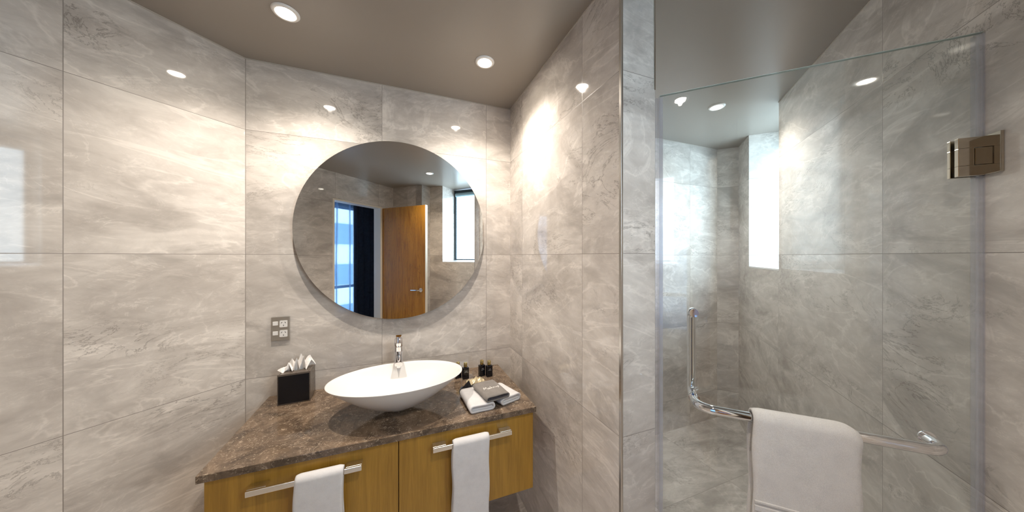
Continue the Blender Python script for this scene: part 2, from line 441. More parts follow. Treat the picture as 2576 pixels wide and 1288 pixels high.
# floor and ceiling slabs
def slab(name, pts, z0, z1, mat):
    bm = bmesh.new()
    a = [bm.verts.new((x, y, z0)) for x, y in pts]; b_ = [bm.verts.new((x, y, z1)) for x, y in pts]
    bm.faces.new(a); bm.faces.new(b_[::-1])
    for i in range(len(pts)): bm.faces.new((a[i], a[(i + 1) % len(pts)], b_[(i + 1) % len(pts)], b_[i]))
    o = fin(name, bm, mat); wall_uv(o); tag(o, kind='structure'); return o
room = [(-1.50, 0.1), (2.35, 0.1), (2.60, -0.15), (0.12, -2.90), (-0.75, -2.82), (-2.62, -0.95), (-2.40, -0.80)]
big = [(-5.2, 0.3), (3.0, 0.3), (3.0, -1.2), (-0.2, -4.7), (-3.6, -4.6), (-5.2, -3.0)]
slab('floor', [(-1.50, 0.1), (2.35, 0.1), (2.60, -0.15), (0.12, -2.90), (-0.84, -2.79), (-2.50, -1.13), (-2.50, -0.9)], -0.12, 0.0, m_floor)
slab('ceiling', big, CEIL, CEIL + 0.12, m_ceil)
# thin pale caulk line where walls meet the ceiling
def caulk(i, p0, p1):
    p0, p1 = Vector((*p0, 0)), Vector((*p1, 0)); d = (p1 - p0); L = d.length; bm = bmesh.new()
    box(bm, 0, L, -0.003, 0.0, CEIL - 0.004, CEIL)
    o = fin('trim_%d' % i, bm, m_caulk, loc=p0, rotz=math.atan2(d.y, d.x)); tag(o, kind='structure')
for i, (a, b_) in enumerate([((-1.363, 0), (0, 0)), ((-2.4065, -1.0435), (-1.363, 0)), ((0, -1.013), (0, 0)),
                             (onlong(1.515), onlong(0.3)), ((0.147, 0), (1.98, 0))]):
    if i == 2:
        bm = bmesh.new(); box(bm, -0.003, 0, -1.013, 0, CEIL - 0.004, CEIL); o = fin('trim_%d' % (i + 1), bm, m_caulk); tag(o, kind='structure')
    else: caulk(i + 1, a, b_)
# metal tile-edge trims on the outer corners
bm = bmesh.new(); box(bm, -0.0015, 0.0065, -1.0165, -1.005, 0.0, CEIL - 0.0005, 0.0012)
tag(fin('trim_6', bm, m_trimal), kind='structure')
bm = bmesh.new(); box(bm, -0.0025, 0.0025, -0.0025, 0.0025, 0.0, CEIL - 0.0005, 0.0012)
tag(fin('trim_7', bm, m_trimal, loc=(-0.388, -2.350, 0), rotz=PI / 4), kind='structure')
bm = bmesh.new(); box(bm, 0.1405, 0.1485, -1.0145, -1.0065, 2.01, CEIL - 0.0005, 0.0012)
tag(fin('trim_8', bm, m_trimal), kind='structure')

# ------------------------------------------------------------------ windows in the niches
def niche_window(idx, xa, xb, sill):
    """xa is the far end. local frame: x along the wall away from the far corner, y outward"""
    ang = math.atan2(-R2, -R2)
    w = (xa - xb) / R2; D = 0.27
    root = bpy.data.objects.new('window_%d' % idx, None); C.objects.link(root)
    root.location = (xa, xa - LX, 0); root.rotation_euler = (0, 0, ang); tag(root, kind='structure')
    top = CEIL - 0.012
    bm = bmesh.new(); fw = 0.034
    box(bm, 0.002, fw, D, D + 0.05, sill + 0.03, top, 0.002); box(bm, w - fw, w - 0.002, D, D + 0.05, sill + 0.03, top, 0.002)
    box(bm, fw, w - fw, D, D + 0.05, sill + 0.03, sill + 0.045, 0.002); box(bm, fw, w - fw, D, D + 0.05, top - 0.045, top, 0.002)
    fin('window_frame', bm, m_navyframe, root)
    bm = bmesh.new(); box(bm, fw, w - fw, D + 0.02, D + 0.028, sill + 0.045, top - 0.045)
    fin('window_pane', bm, m_blind, root)
    bm = bmesh.new(); cyl(bm, (fw + 0.004, D - 0.006, top - 0.07), (w - fw - 0.004, D - 0.006, top - 0.07), 0.028)
    o = fin('window_blind_roll', bm, m_blindroll, root, smooth=True); smooth_by_angle(o)
    bm = bmesh.new(); box(bm, 0.0012, w - 0.0012, 0.0, NT - 0.03, sill + 0.0005, sill + 0.012, 0.001)
    fin('window_sill', bm, m_sill, root)
    return root
niche_window(1, 1.901, 1.515, sill1)
niche_window(2, 0.300, -0.120, sill2)

# ------------------------------------------------------------------ ceiling downlights
def downlight(x, y, label, k=1.0, col=(1.0, 0.89, 0.775)):
    t = thing('ceiling_downlight', label, 'light', (x, y, CEIL), 0, 'recessed ceiling downlights')
    bm = bmesh.new(); lathe(bm, [(0.030, 0.0), (0.030, -0.004), (0.034, -0.0075), (0.043, -0.0065), (0.0465, -0.002), (0.0465, 0.0)], 40)
    fin('trim_ring', bm, m_whitering, t, smooth=True)
    bm = bmesh.new(); lathe(bm, [(0.0, -0.0035), (0.020, -0.0050), (0.0295, -0.0030)], 40)
    fin('lamp_lens', bm, m_lampglow, t, smooth=True)
    ld = bpy.data.lights.new('spot', 'SPOT'); ld.energy = LAMP_W * k; ld.color = col
    ld.spot_size = math.radians(136); ld.spot_blend = 1.0; ld.shadow_soft_size = 0.012
    lo = bpy.data.objects.new('lamp_beam', ld); C.objects.link(lo); lo.parent = t; lo.location = (0, 0, -0.02)
    return t
downlight(-1.086, -0.39, 'recessed ceiling spotlight above the tissue box end of the vanity, nearest the left wall')
downlight(-0.282, -0.39, 'recessed ceiling spotlight above the right end of the vanity, near the back right corner')
downlight(1.212, -0.51, 'recessed ceiling spotlight inside the shower, seen through the glass door', 0.8, (1.0, 0.93, 0.86))
downlight(-0.346, -1.755, 'recessed ceiling spotlight seen only in the round mirror, above the wooden door', 0.8)

# ------------------------------------------------------------------ round mirror
t = thing('round_mirror', 'large round frameless mirror hung on the marble wall above the basin', 'mirror', (-0.675, 0, 1.583))
def disc(bm, y0, y1, r, n=128):
    a = [bm.verts.new((r * math.cos(2 * PI * i / n), y0, r * math.sin(2 * PI * i / n))) for i in range(n)]
    b_ = [bm.verts.new((r * math.cos(2 * PI * i / n), y1, r * math.sin(2 * PI * i / n))) for i in range(n)]
    bm.faces.new(a); bm.faces.new(b_)
    for i in range(n): bm.faces.new((a[i], a[(i + 1) % n], b_[(i + 1) % n], b_[i]))
bm = bmesh.new(); disc(bm, -0.028, -0.0235, 0.4915)
o = fin('mirror_glass', bm, m_mirror, t); o.data.materials.append(m_medge)
for p in o.data.polygons:
    if abs(p.normal.y) < 0.5: p.material_index = 1
bm = bmesh.new(); disc(bm, -0.0235, -0.0005, 0.40)
fin('backing_panel', bm, m_mback, t)

# ------------------------------------------------------------------ vanity cabinet and top
CZ = 0.75
t = thing('vanity_cabinet', 'wall-hung honey oak vanity cabinet with two wide drawers under the marble top', 'cabinet', (-0.675, 0, 0))
bm = bmesh.new(); box(bm, -0.572, 0.572, -0.530, -0.002, 0.375, CZ - 0.027); fin('body', bm, m_oak, t)
for s, lab in ((-1, 'a'), (1, 'b')):
    bm = bmesh.new(); x0, x1 = (-0.578, -0.0015) if s < 0 else (0.0015, 0.578)
    box(bm, x0, x1, -0.550, -0.531, 0.372, CZ - 0.029, 0.0012); dr = fin('drawer', bm, m_oak, t)
    hx0, hx1 = ((-1.135, -0.800) if s < 0 else (-0.549, -0.216)); hx0 += 0.675; hx1 += 0.675
    bm = bmesh.new()
    box(bm, hx0, hx1, -0.5905, -0.5815, 0.664, 0.682, 0.0015)
    for a, b_ in ((hx0, hx0 + 0.052), (hx1 - 0.052, hx1)): box(bm, a, b_, -0.5815, -0.5505, 0.671, 0.682, 0.0012)
    h = fin('handle', bm, m_nickel, dr)
bm = bmesh.new(); box(bm, -1.268, -0.0865, -0.5635, -0.001, CZ - 0.025, CZ, 0.0018)
top = fin('stone_countertop', bm, m_stone); tag(top, 'polished dark brown marble vanity top with pale veins, on the oak cabinet', 'countertop')

# ------------------------------------------------------------------ basin
t = thing('vessel_basin', 'white oval vessel basin standing on the brown marble top', 'basin', (-0.675, -0.362, CZ))
prof = []
H = 0.1505
outer = [(0.0, 0.0), (0.12, 0.0), (0.16, 0.0055), (0.20, 0.0101)] + [(q, 0.1505 * q ** 1.68) for q in (0.25, 0.32, 0.40, 0.50, 0.60, 0.70, 0.80, 0.88, 0.94, 0.98)] + [(0.996, 0.1485), (0.996, H)]
inner = [(0.980, H), (0.965, 0.148), (0.93, 0.1395)] + [(q, 0.013 + 0.139 * q ** 1.75) for q in (0.86, 0.76, 0.64, 0.52, 0.40, 0.30, 0.20, 0.12)] + [(0.075, 0.0150)]
bm = bmesh.new(); lathe(bm, [(r, z + 0.0005) for r, z in outer + inner], 96, 0.286, 0.182)
lathe(bm, [(0.075, 0.0155), (0.0, 0.0155)], 96, 0.286, 0.182)
o = fin('bowl', bm, m_cer, t, smooth=True)
bm = bmesh.new(); lathe(bm, [(0.0, 0.024), (0.018, 0.0235), (0.026, 0.021), (0.0275, 0.0172), (0.0275, 0.0166)], 32)
fin('drain_cap', bm, m_chrome, t, smooth=True)

# ------------------------------------------------------------------ basin mixer
t = thing('basin_mixer', 'tall chrome basin mixer tap standing behind the white basin', 'tap', (-0.675, -0.112, CZ)); t.scale = (1, 1, 1.11)
bm = bmesh.new()
lathe(bm, [(0.0, 0.0005), (0.0275, 0.0005), (0.0275, 0.004), (0.0225, 0.006), (0.0215, 0.009), (0.0210, 0.05), (0.0210, 0.185), (0.0205, 0.192), (0, 0.193)], 40)
o = fin('tap_body', bm, m_chrome, t); smooth_by_angle(o, 35)
bm = bmesh.new()
secs = []
N = 10
for i in range(N + 1):
    q = i / N; y = -0.010 - 0.118 * q; z = 0.160 - 0.016 * q; w = 0.0195 - 0.002 * q; h = 0.013 - 0.004 * q
    secs.append([bm.verts.new((w * (abs(math.cos(a)) ** 0.6) * (1 if math.cos(a) > 0 else -1), y, z + h * (abs(math.sin(a)) ** 0.6) * (1 if math.sin(a) > 0 else -1))) for a in [2 * PI * k / 24 for k in range(24)]])
for P_, Q_ in zip(secs, secs[1:]):
    for k in range(24): bm.faces.new((P_[k], P_[(k + 1) % 24], Q_[(k + 1) % 24], Q_[k]))
bm.faces.new(secs[0]); bm.faces.new(secs[-1])
o = fin('spout', bm, m_chrome, t, smooth=True); smooth_by_angle(o, 50)
bm = bmesh.new(); cyl(bm, (0, -0.118, 0.128), (0, -0.118, 0.140), 0.0095); fin('aerator', bm, m_chrome, o, smooth=False)
bm = bmesh.new()
lathe(bm, [(0.0, 0.194), (0.0215, 0.194), (0.0225, 0.198), (0.0215, 0.226), (0.018, 0.234), (0.010, 0.238), (0, 0.239)], 36)
o = fin('lever', bm, m_chrome, t); smooth_by_angle(o, 35)
bm = bmesh.new()
vs = []
for i in range(9):
    q = i / 8; y = -0.008 - 0.085 * q; z = 0.232 + 0.030 * q; w = 0.019 - 0.006 * q * q
    vs.append([bm.verts.new((sx * w, y, z + dz)) for sx, dz in ((-1, 0), (-0.9, 0.006 - 0.002 * q), (0.9, 0.006 - 0.002 * q), (1, 0), (0.8, -0.005), (-0.8, -0.005))])
for P_, Q_ in zip(vs, vs[1:]):
    for k in range(6): bm.faces.new((P_[k], P_[(k + 1) % 6], Q_[(k + 1) % 6], Q_[k]))
bm.faces.new(vs[0]); bm.faces.new(vs[-1])
fin('lever_blade', bm, m_chrome, o, smooth=False)

# ------------------------------------------------------------------ tissue box cover
t = thing('tissue_box', 'dark square tissue box cover on the left end of the vanity top', 'tissue box', (-1.195, -0.133, CZ), math.radians(4))
W = 0.127; TH = 0.142
bm = bmesh.new()
# body with an oval opening on top: four walls, and a top plate ring
box(bm, 0, W, 0, 0.006, 0.0005, TH, 0.001); box(bm, 0, W, W - 0.008, W - 0.002, 0.0005, TH, 0.001)
box(bm, 0, 0.006, 0.006, W - 0.008, 0.0005, TH, 0.001); box(bm, W - 0.006, W, 0.006, W - 0.008, 0.0005, TH, 0.001)
n = 32; inn = []; out_ = []
for i in range(n):
    a = 2 * PI * i / n; ca, sa = math.cos(a), math.sin(a)
    inn.append((W / 2 + 0.036 * ca, W / 2 - 0.001 + 0.016 * sa))
    k = 0.056 / max(abs(ca), abs(sa)); out_.append((W / 2 + k * ca, W / 2 - 0.001 + k * sa))
for z in (TH - 0.006, TH - 0.002):
    I = [bm.verts.new((*p, z)) for p in inn]; O = [bm.verts.new((*p, z)) for p in out_]
    for i in range(n): bm.faces.new((I[i], I[(i + 1) % n], O[(i + 1) % n], O[i]))
fin('cover', bm, m_bronze, t)
bm = bmesh.new(); box(bm, 0.004, W - 0.004, -0.0015, 0.0002, 0.006, TH - 0.008, 0.0004); fin('front_shade', bm, m_frontshade, t)  # added black sheet standing in for shade and dark reflection on the front
# crumpled tissue
rim = [(-.072, -.014, .010), (-.046, -.034, -.001), (-.034, -.016, .034), (-.016, -.036, .002), (-.004, -.012, .050), (.012, -.034, .006), (.022, -.010, .058),
       (.036, -.030, .000), (.050, -.010, .034), (.066, -.004, .012), (.046, .014, .050), (.026, .026, .010), (.008, .014, .064), (-.010, .028, .010), (-.026, .014, .046), (-.044, .024, .010)]
NR = 8; K = len(rim); SUB = 4; rim = [(x * 1.08 + 0.004, y, z * 1.12) for x, y, z in rim]
bm = bmesh.new(); rows = []
for i in range(NR):
    q = i / (NR - 1); row = []
    for j in range(K * SUB):
        a = rim[j // SUB]; b_ = rim[(j // SUB + 1) % K]; f = (j % SUB) / SUB; f = f * f * (3 - 2 * f)
        ang = 2 * PI * j / (K * SUB) + PI
        x, y, z = (a[k] + (b_[k] - a[k]) * f for k in range(3))
        cx, cy = 0.020 * math.cos(ang), 0.006 * math.sin(ang)
        px = cx + (x - cx) * q ** 1.15; py = cy + (y - cy) * q ** 1.15
        pz = -0.018 + (z + 0.018) * q + 0.022 * math.sin(PI * q) * (0.7 + 0.3 * math.sin(j * 1.9))
        nv = noise.noise_vector(Vector((px * 38, py * 38, q * 2.2 + j * 0.05)))
        row.append(bm.verts.new((px + nv.x * 0.005 * q, py + nv.y * 0.005 * q, pz + nv.z * 0.006 * q)))
    rows.append(row)
NA = K * SUB
for P_, Q_ in zip(rows, rows[1:]):
    for k in range(NA):
        bm.faces.new((P_[k], P_[(k + 1) % NA], Q_[(k + 1) % NA])); bm.faces.new((P_[k], Q_[(k + 1) % NA], Q_[k]))
bmesh.ops.translate(bm, verts=bm.verts, vec=(W / 2, W / 2 - 0.001, TH - 0.002))
ti = fin('tissue', bm, m_tissue, t, smooth=False)
sm = ti.modifiers.new('th', 'SOLIDIFY'); sm.thickness = 0.0006

# ------------------------------------------------------------------ power outlet
t = thing('power_outlet', 'stainless double power outlet plate on the wall above the tissue box', 'power outlet', (-1.2205, 0, 1.080))
bm = bmesh.new(); box(bm, -0.0375, 0.0375, -0.009, -0.0002, -0.058, 0.058, 0.0015); fin('plate', bm, m_steelp, t)
for z in (0.024, -0.024):
    bm = bmesh.new(); box(bm, -0.031, -0.010, -0.0125, -0.0088, z - 0.0095 + 0.003, z + 0.0095 + 0.003, 0.0012); fin('switch', bm, m_whitep, t)
    bm = bmesh.new(); box(bm, -0.003, 0.029, -0.0115, -0.0088, z - 0.0165, z + 0.0165, 0.003, 3); so = fin('socket', bm, m_whitep, t)
    bm = bmesh.new()
    for dx, rz in ((-0.0075, math.radians(30)), (0.0075, -math.radians(30))):
        b2 = bmesh.new(); box(b2, -0.0011, 0.0011, -0.0119, -0.0112, -0.0038, 0.0038)
        bmesh.ops.rotate(b2, verts=b2.verts, cent=(0, 0, 0), matrix=Matrix.Rotation(rz, 3, 'Y')); bmesh.ops.translate(b2, verts=b2.verts, vec=(0.013 + dx, 0, z + 0.006))
        me = bpy.data.meshes.new('tmp'); b2.to_mesh(me); b2.free(); bm.from_mesh(me); bpy.data.meshes.remove(me)
    box(bm, 0.0119, 0.0141, -0.0119, -0.0112, z - 0.0115, z - 0.0045)
    fin('pin_slots', bm, m_slot, so)

# ------------------------------------------------------------------ toiletry bottles
def bottle(x, y, rot, label):
    t = thing('toiletry_bottle', label, 'bottle', (x, y, CZ), rot, 'black toiletry bottles on the vanity top')
    bm = bmesh.new(); box(bm, -0.0175, 0.0175, -0.0115, 0.0115, 0.0005, 0.063, 0.0022, 3)
    cyl(bm, (0, 0, 0.062), (0, 0, 0.068), 0.0085); fin('bottle_body', bm, m_black, t)
    bm = bmesh.new(); lathe(bm, [(0, 0.0675), (0.0095, 0.0675), (0.0098, 0.069), (0.0098, 0.088), (0.0088, 0.090), (0, 0.090)], 28)
    o = fin('cap', bm, m_gold, t); smooth_by_angle(o, 35)
    bm = bmesh.new(); box(bm, -0.006, 0.006, -0.0120, -0.0116, 0.044, 0.0455); box(bm, -0.009, 0.009, -0.0120, -0.0116, 0.037, 0.038)
    fin('label_print', bm, m_silverlabel, t)
bottle(-0.362, -0.118, 0.25, 'black bottle with gold cap, half hidden behind the basin rim')
bottle(-0.324, -0.142, 0.15, 'black bottle with gold cap just right of the basin rim')
bottle(-0.228, -0.138, 0.20, 'left one of the black bottle pair near the back right corner')
bottle(-0.191, -0.160, 0.12, 'right one of the black bottle pair near the back right corner')

# ------------------------------------------------------------------ sachets
t = thing('black_sachet', 'small black folded sachet lying behind the left white face cloth', 'sachet', (-0.343, -0.283, CZ), 0.05)
bm = bmesh.new()
pts = [(-0.052, -0.020), (0.058, -0.024), (0.062, 0.026), (-0.030, 0.030)]
g0 = [bm.verts.new((x, y, 0.0006)) for x, y in pts]; g1 = [bm.verts.new((x * 0.94, y * 0.9, 0.010)) for x, y in pts]
bm.faces.new(g0); bm.faces.new(g1)
for i in range(4): bm.faces.new((g0[i], g0[(i + 1) % 4], g1[(i + 1) % 4], g1[i]))
bmesh.ops.bevel(bm, geom=list(bm.edges), offset=0.002, segments=2, affect='EDGES')
fin('packet', bm, m_black, t)
bm = bmesh.new()
apex = bm.verts.new((0.010, 0.012, 0.042)); bs = [bm.verts.new(p) for p in ((-0.046, -0.016, 0.0105), (-0.002, -0.022, 0.0105), (0.022, -0.006, 0.0105), (0.004, 0.024, 0.0105))]
for i in range(4): bm.faces.new((bs[i], bs[(i + 1) % 4], apex))
bm.faces.new(bs); fin('folded_flap', bm, m_black, t)
t = thing('foil_sachet', 'champagne coloured foil packet between the bottles and the grey cloth', 'sachet', (-0.283, -0.213, CZ), 0.12)
bm = bmesh.new(); NX, NY = 14, 9; gr = []
for lay in (0, 1):
    rr = []
    for i in range(NX + 1):
        r_ = []
        for j in range(NY + 1):
            u, v_ = i / NX, j / NY
            puff = (math.sin(PI * u) * math.sin(PI * v_)) ** 0.5
            x = (u - 0.5) * 0.095; y = (v_ - 0.5) * 0.055
            nz = noise.noise(Vector((x * 60, y * 60, 4.0)))
            z = 0.0008 + (0.006 + 0.016 * puff + nz * 0.012 if lay else 0.0)
            r_.append(bm.verts.new((x, y, max(0.0008, z))))
        rr.append(r_)
    gr.append(rr)
for lay in (0, 1):
    for i in range(NX):
        for j in range(NY): bm.faces.new((gr[lay][i][j], gr[lay][i + 1][j], gr[lay][i + 1][j + 1], gr[lay][i][j + 1]))
per = [(i, 0) for i in range(NX)] + [(NX, j) for j in range(NY)] + [(i, NY) for i in range(NX, 0, -1)] + [(0, j) for j in range(NY, 0, -1)]
for k in range(len(per)):
    a, b_ = per[k], per[(k + 1) % len(per)]
    bm.faces.new((gr[0][a[0]][a[1]], gr[0][b_[0]][b_[1]], gr[1][b_[0]][b_[1]], gr[1][a[0]][a[1]]))
fin('foil_packet', bm, m_champ, t)

# ------------------------------------------------------------------ folded cloths
def stadium(w, h, n=10, sag=0.0):
    r = h / 2; out = []
    for i in range(n + 1):
        a = -PI / 2 + PI * i / n; out.append((w / 2 - r + r * math.cos(a), r * math.sin(a)))
    for i in range(1, 6): out.append((w / 2 - r - (w - 2 * r) * i / 6, r))
    for i in range(n + 1):
        a = PI / 2 + PI * i / n; out.append((-(w / 2 - r) + r * math.cos(a), r * math.sin(a)))
    for i in range(1, 6): out.append((-(w / 2 - r) + (w - 2 * r) * i / 6, -r))
    return out

def folded(bm, w, h, L, sh=0.0, y_front=0.0, curve=0.0, seed=0.0, zb=0.0, NL=14, hole=None, puff=0.0):
    """pillowy folded cloth: cross-section stadium, running from y=y_front to y=y_front+L; hole = inner stadium for a hollow wrap"""
    def ring(sc_w, sc_h, y, k):
        vs = []
        for x, z in stadium(sc_w, sc_h):
            nx = noise.noise(Vector((x * 18 + seed, y * 14, z * 30))) * 0.0030
            hs = 1 + puff * math.sin(PI * min(1, max(0, (y - y_front) / L)))
            zz = zb + h / 2 + z * hs + nx
            vs.append(bm.verts.new((x + sh * k + curve * math.sin(k * PI) , y, max(zb + 0.0006, zz))))
        return vs
    rings = []
    ease = [0.90, 0.975, 1.0]
    for i in range(NL + 1):
        k = i / NL; y = y_front + L * k
        e = 1.0
        if i == NL: e = 0.93
        if i == 0: e = 0.95 if hole is None else 1.0
        rings.append(ring(w * (0.5 + 0.5 * e), h * e, y, k))
    for P_, Q_ in zip(rings, rings[1:]):
        m_ = len(P_)
        for q in range(m_): bm.faces.new((P_[q], P_[(q + 1) % m_], Q_[(q + 1) % m_], Q_[q]))
    bm.faces.new(rings[-1])
    if hole is None: bm.faces.new(rings[0])
    else:
        t_, dep = hole
        inner_ = ring(w - 2 * t_, h - 2 * t_, y_front, 0); deep = ring((w - 2 * t_) * 0.98, (h - 2 * t_) * 0.95, y_front + dep, 0)
        m_ = len(inner_)
        for q in range(m_):
            bm.faces.new((rings[0][q], rings[0][(q + 1) % m_], inner_[(q + 1) % m_], inner_[q]))
            bm.faces.new((inner_[q], inner_[(q + 1) % m_], deep[(q + 1) % m_], deep[q]))
        bm.faces.new(deep)

def facecloth(x, y, rot, label, seed, w, L):
    t = thing('face_cloth', label, 'face cloth', (x, y, CZ), rot, 'folded cloths on the vanity top')
    bm = bmesh.new(); folded(bm, w, 0.034, L, seed=seed, hole=(0.008, 0.012), puff=0.05); fin('outer_fold', bm, m_towel, t, smooth=True)
    bm = bmesh.new(); folded(bm, w - 0.020, 0.0085, L - 0.03, y_front=0.004, seed=seed + 3, zb=0.0085); fin('inner_layer', bm, m_towel, t, smooth=True)
    bm = bmesh.new(); folded(bm, w - 0.026, 0.0085, L - 0.03, y_front=0.006, seed=seed + 5, zb=0.0172); fin('inner_layer', bm, m_towel, t, smooth=True)
facecloth(-0.328, -0.520, 0.06, 'white face cloth folded flat, its left edge toward the basin', 1.0, 0.118, 0.185)
facecloth(-0.181, -0.490, math.radians(18), 'white face cloth folded flat, on the right beside the wall end of the counter', 9.0, 0.116, 0.150)
gx, gy, gr_, gz = -0.252, -0.512, math.radians(9), CZ + 0.0355
t = thing('makeup_cloth', 'grey folded cloth with white Makeup script lying across the two white face cloths', 'face cloth', (gx, gy, gz), gr_)
GW, GL, GH = 0.118, 0.165, 0.024
bm = bmesh.new(); folded(bm, GW, GH, GL, seed=20, hole=(0.0045, 0.02), puff=0.02); fin('outer_fold', bm, m_gcloth, t, smooth=True)
bm = bmesh.new(); folded(bm, GW - 0.013, 0.0065, GL - 0.04, y_front=0.005, seed=22, zb=0.0048); fin('inner_layer', bm, m_gdark, t, smooth=True)
bm = bmesh.new(); folded(bm, GW - 0.018, 0.0060, GL - 0.04, y_front=0.009, seed=24, zb=0.0120); fin('inner_layer', bm, m_gdark, t, smooth=True)
# stitched script "Makeup": pen strokes in letter units
strokes = [
    [(0.0, 0.0), (0.25, 1.25), (0.35, 1.3), (0.5, 0.35), (0.85, 1.25), (0.95, 1.3), (1.1, 0.1), (1.25, 0.05)],          # M
    [(1.75, 0.55), (1.55, 0.62), (1.35, 0.35), (1.42, 0.05), (1.62, 0.05), (1.78, 0.5), (1.80, 0.1), (1.95, 0.08)],    # a
    [(2.1, 0.0), (2.22, 1.3)], [(2.6, 0.65), (2.18, 0.33), (2.6, 0.0), (2.75, 0.05)],                                    # k
    [(2.85, 0.3), (3.15, 0.42), (3.1, 0.62), (2.92, 0.58), (2.83, 0.25), (2.98, 0.0), (3.25, 0.1)],                      # e
    [(3.4, 0.6), (3.4, 0.12), (3.55, 0.0), (3.78, 0.25), (3.82, 0.6), (3.82, 0.1), (3.98, 0.05)],                        # u
    [(4.12, 0.6), (4.08, -0.45)], [(4.12, 0.4), (4.32, 0.62), (4.5, 0.42), (4.42, 0.08), (4.15, 0.08)],                  # p
]
bm = bmesh.new(); sc_ = 0.0175
for st in strokes:
    pts = [Vector((x * sc_ - 0.038, 0.070 + y * sc_, GH * 1.012 + 0.0012)) for x, y in st]
    fine = []
    for i in range(len(pts) - 1):
        for k in range(3): fine.append(pts[i].lerp(pts[i + 1], k / 3))
    fine.append(pts[-1]); tube(bm, fine, 0.0013, 6)
fin('stitched_lettering', bm, m_thread, t)

# ------------------------------------------------------------------ hanging hand towels on the drawer handles
def hanging(name, label, loc, rotz, w, front, back, r, th, mat, group=None, band=None, zc=0.0, ff=0.0, skew=0.0, cr=0.0):
    """towel draped over a bar: local x along the bar, -y toward the room, bar axis at origin (z=zc)"""
    t = thing(name, label, 'towel', loc, rotz, group)
    path = []           # (y, z) of the mid-surface
    rr = r + th / 2
    n1 = 22
    for i in range(n1): path.append((rr + 0.002 * math.sin(i * 0.5), zc - back + back * i / n1))
    for i in range(13):
        a = PI * i / 12; path.append((rr * math.cos(a), zc + rr * math.sin(a) * 1.0))
    for i in range(1, n1 + 8): path.append((-rr - ff * math.sin(PI * min(1, i / 14)) , zc - front * i / (n1 + 7)))
    NX = 22; bm = bmesh.new(); L1 = []; L2 = []
    m_ = len(path)
    for k, (y, z) in enumerate(path):
        p0 = path[max(0, k - 1)]; p1 = path[min(m_ - 1, k + 1)]
        ty, tz = p1[0] - p0[0], p1[1] - p0[1]; ln = math.hypot(ty, tz); ny, nz = -tz / ln, ty / ln   # normal (outwards)
        ra, rb = [], []
        for i in range(NX + 1):
            u = i / NX; ed = min(u, 1 - u) * NX
            tt = th * (0.5 if ed < 0.5 else (0.8 if ed < 1.5 else 1.0))
            x = (u - 0.5) * w + 0.002 * math.sin(z * 31 + 1) + skew * min(0, z - zc)
            # rounded shoulder where cloth falls off the bar edge
            zz = z
            if cr and z > zc - 0.02:
                e = max(0.0, (u - 0.80) / 0.20); zz = z - cr * e * e
            wob = 0.0025 * noise.noise(Vector((u * 3.1, z * 9, 2.0 + loc[0]))) * min(1, max(0, (zc - z) / 0.05))
            ra.append(bm.verts.new((x, y + ny * (-tt / 2) + wob, zz + nz * (-tt / 2))))
            rb.append(bm.verts.new((x, y + ny * (tt / 2) + wob, zz + nz * (tt / 2))))
        L1.append(ra); L2.append(rb)
    for k in range(m_ - 1):
        for i in range(NX):
            bm.faces.new((L1[k][i], L1[k][i + 1], L1[k + 1][i + 1], L1[k + 1][i])); bm.faces.new((L2[k][i], L2[k][i + 1], L2[k + 1][i + 1], L2[k + 1][i]))
        bm.faces.new((L1[k][0], L2[k][0], L2[k + 1][0], L1[k + 1][0])); bm.faces.new((L1[k][NX], L2[k][NX], L2[k + 1][NX], L1[k + 1][NX]))
    for k in (0, m_ - 1):
        for i in range(NX): bm.faces.new((L1[k][i], L1[k][i + 1], L2[k][i + 1], L2[k][i]))
    o = fin('cloth', bm, mat, t, smooth=True); 
    if band:
        bm = bmesh.new()
        for b0, b1 in band:
            y = -rr - th / 2 - 0.0005
            box(bm, -w / 2 + 0.002 - skew * 0.2, w / 2 - 0.004 - skew * 0.2, y - 0.0025, y + 0.003, zc - b1, zc - b0, 0.001)
        fin('woven_band', bm, mat, t)
    return t
hanging('hand_towel', 'white hand towel hanging on the left drawer handle', (-0.930, -0.586, 0.682), 0, 0.143, 0.31, 0.24, 0.0060, 0.0140, m_towel, 'white hand towels on the drawer handles', zc=-0.004, ff=0.004)
hanging('hand_towel', 'white hand towel hanging on the right drawer handle', (-0.398, -0.586, 0.682), 0, 0.150, 0.33, 0.30, 0.0060, 0.0140, m_towel, 'white hand towels on the drawer handles', zc=-0.004, ff=0.004)

# ------------------------------------------------------------------ shower door
# local frame: x along the glass from the pier (0) to the window wall, y into the shower
GA = math.radians(-45)
G0 = Vector((0.152, -0.982, 0))
t = thing('shower_door', 'frameless clear glass shower door between the pier and the window wall', 'shower door', G0, GA)
def gx_(X): return (X - 0.152) / R2
GLR = gx_(0.690)
bm = bmesh.new(); box(bm, gx_(0.176), GLR - 0.004, -0.005, 0.005, 0.012, 1.998); gl = fin('glass_panel', bm, m_glass, t)
bm = bmesh.new(); box(bm, gx_(0.176), GLR - 0.004, -0.0049, 0.0049, 1.998, 1.9992); fin('polished_top_edge', bm, m_gedge, t)
bm = bmesh.new()
a = gx_(0.176)
box(bm, a - 0.0015, a + 0.010, -0.0075, -0.0052, 0.014, 1.992); box(bm, a - 0.0015, a + 0.010, 0.0052, 0.0075, 0.014, 1.992)
box(bm, a - 0.0045, a - 0.0015, -0.0075, 0.0075, 0.014, 1.992)
box(bm, a - 0.019, a - 0.0045, -0.0015, 0.0010, 0.014, 1.992)
tag(fin('seal_strip', bm, m_seal, t), 'translucent vertical seal strip on the pier side')
bm = bmesh.new()
b0 = GLR - 0.004
box(bm, b0 - 0.016, b0 + 0.0015, -0.0075, -0.0052, 0.014, 1.994); box(bm, b0 - 0.016, b0 + 0.0015, 0.0052, 0.0075, 0.014, 1.994)
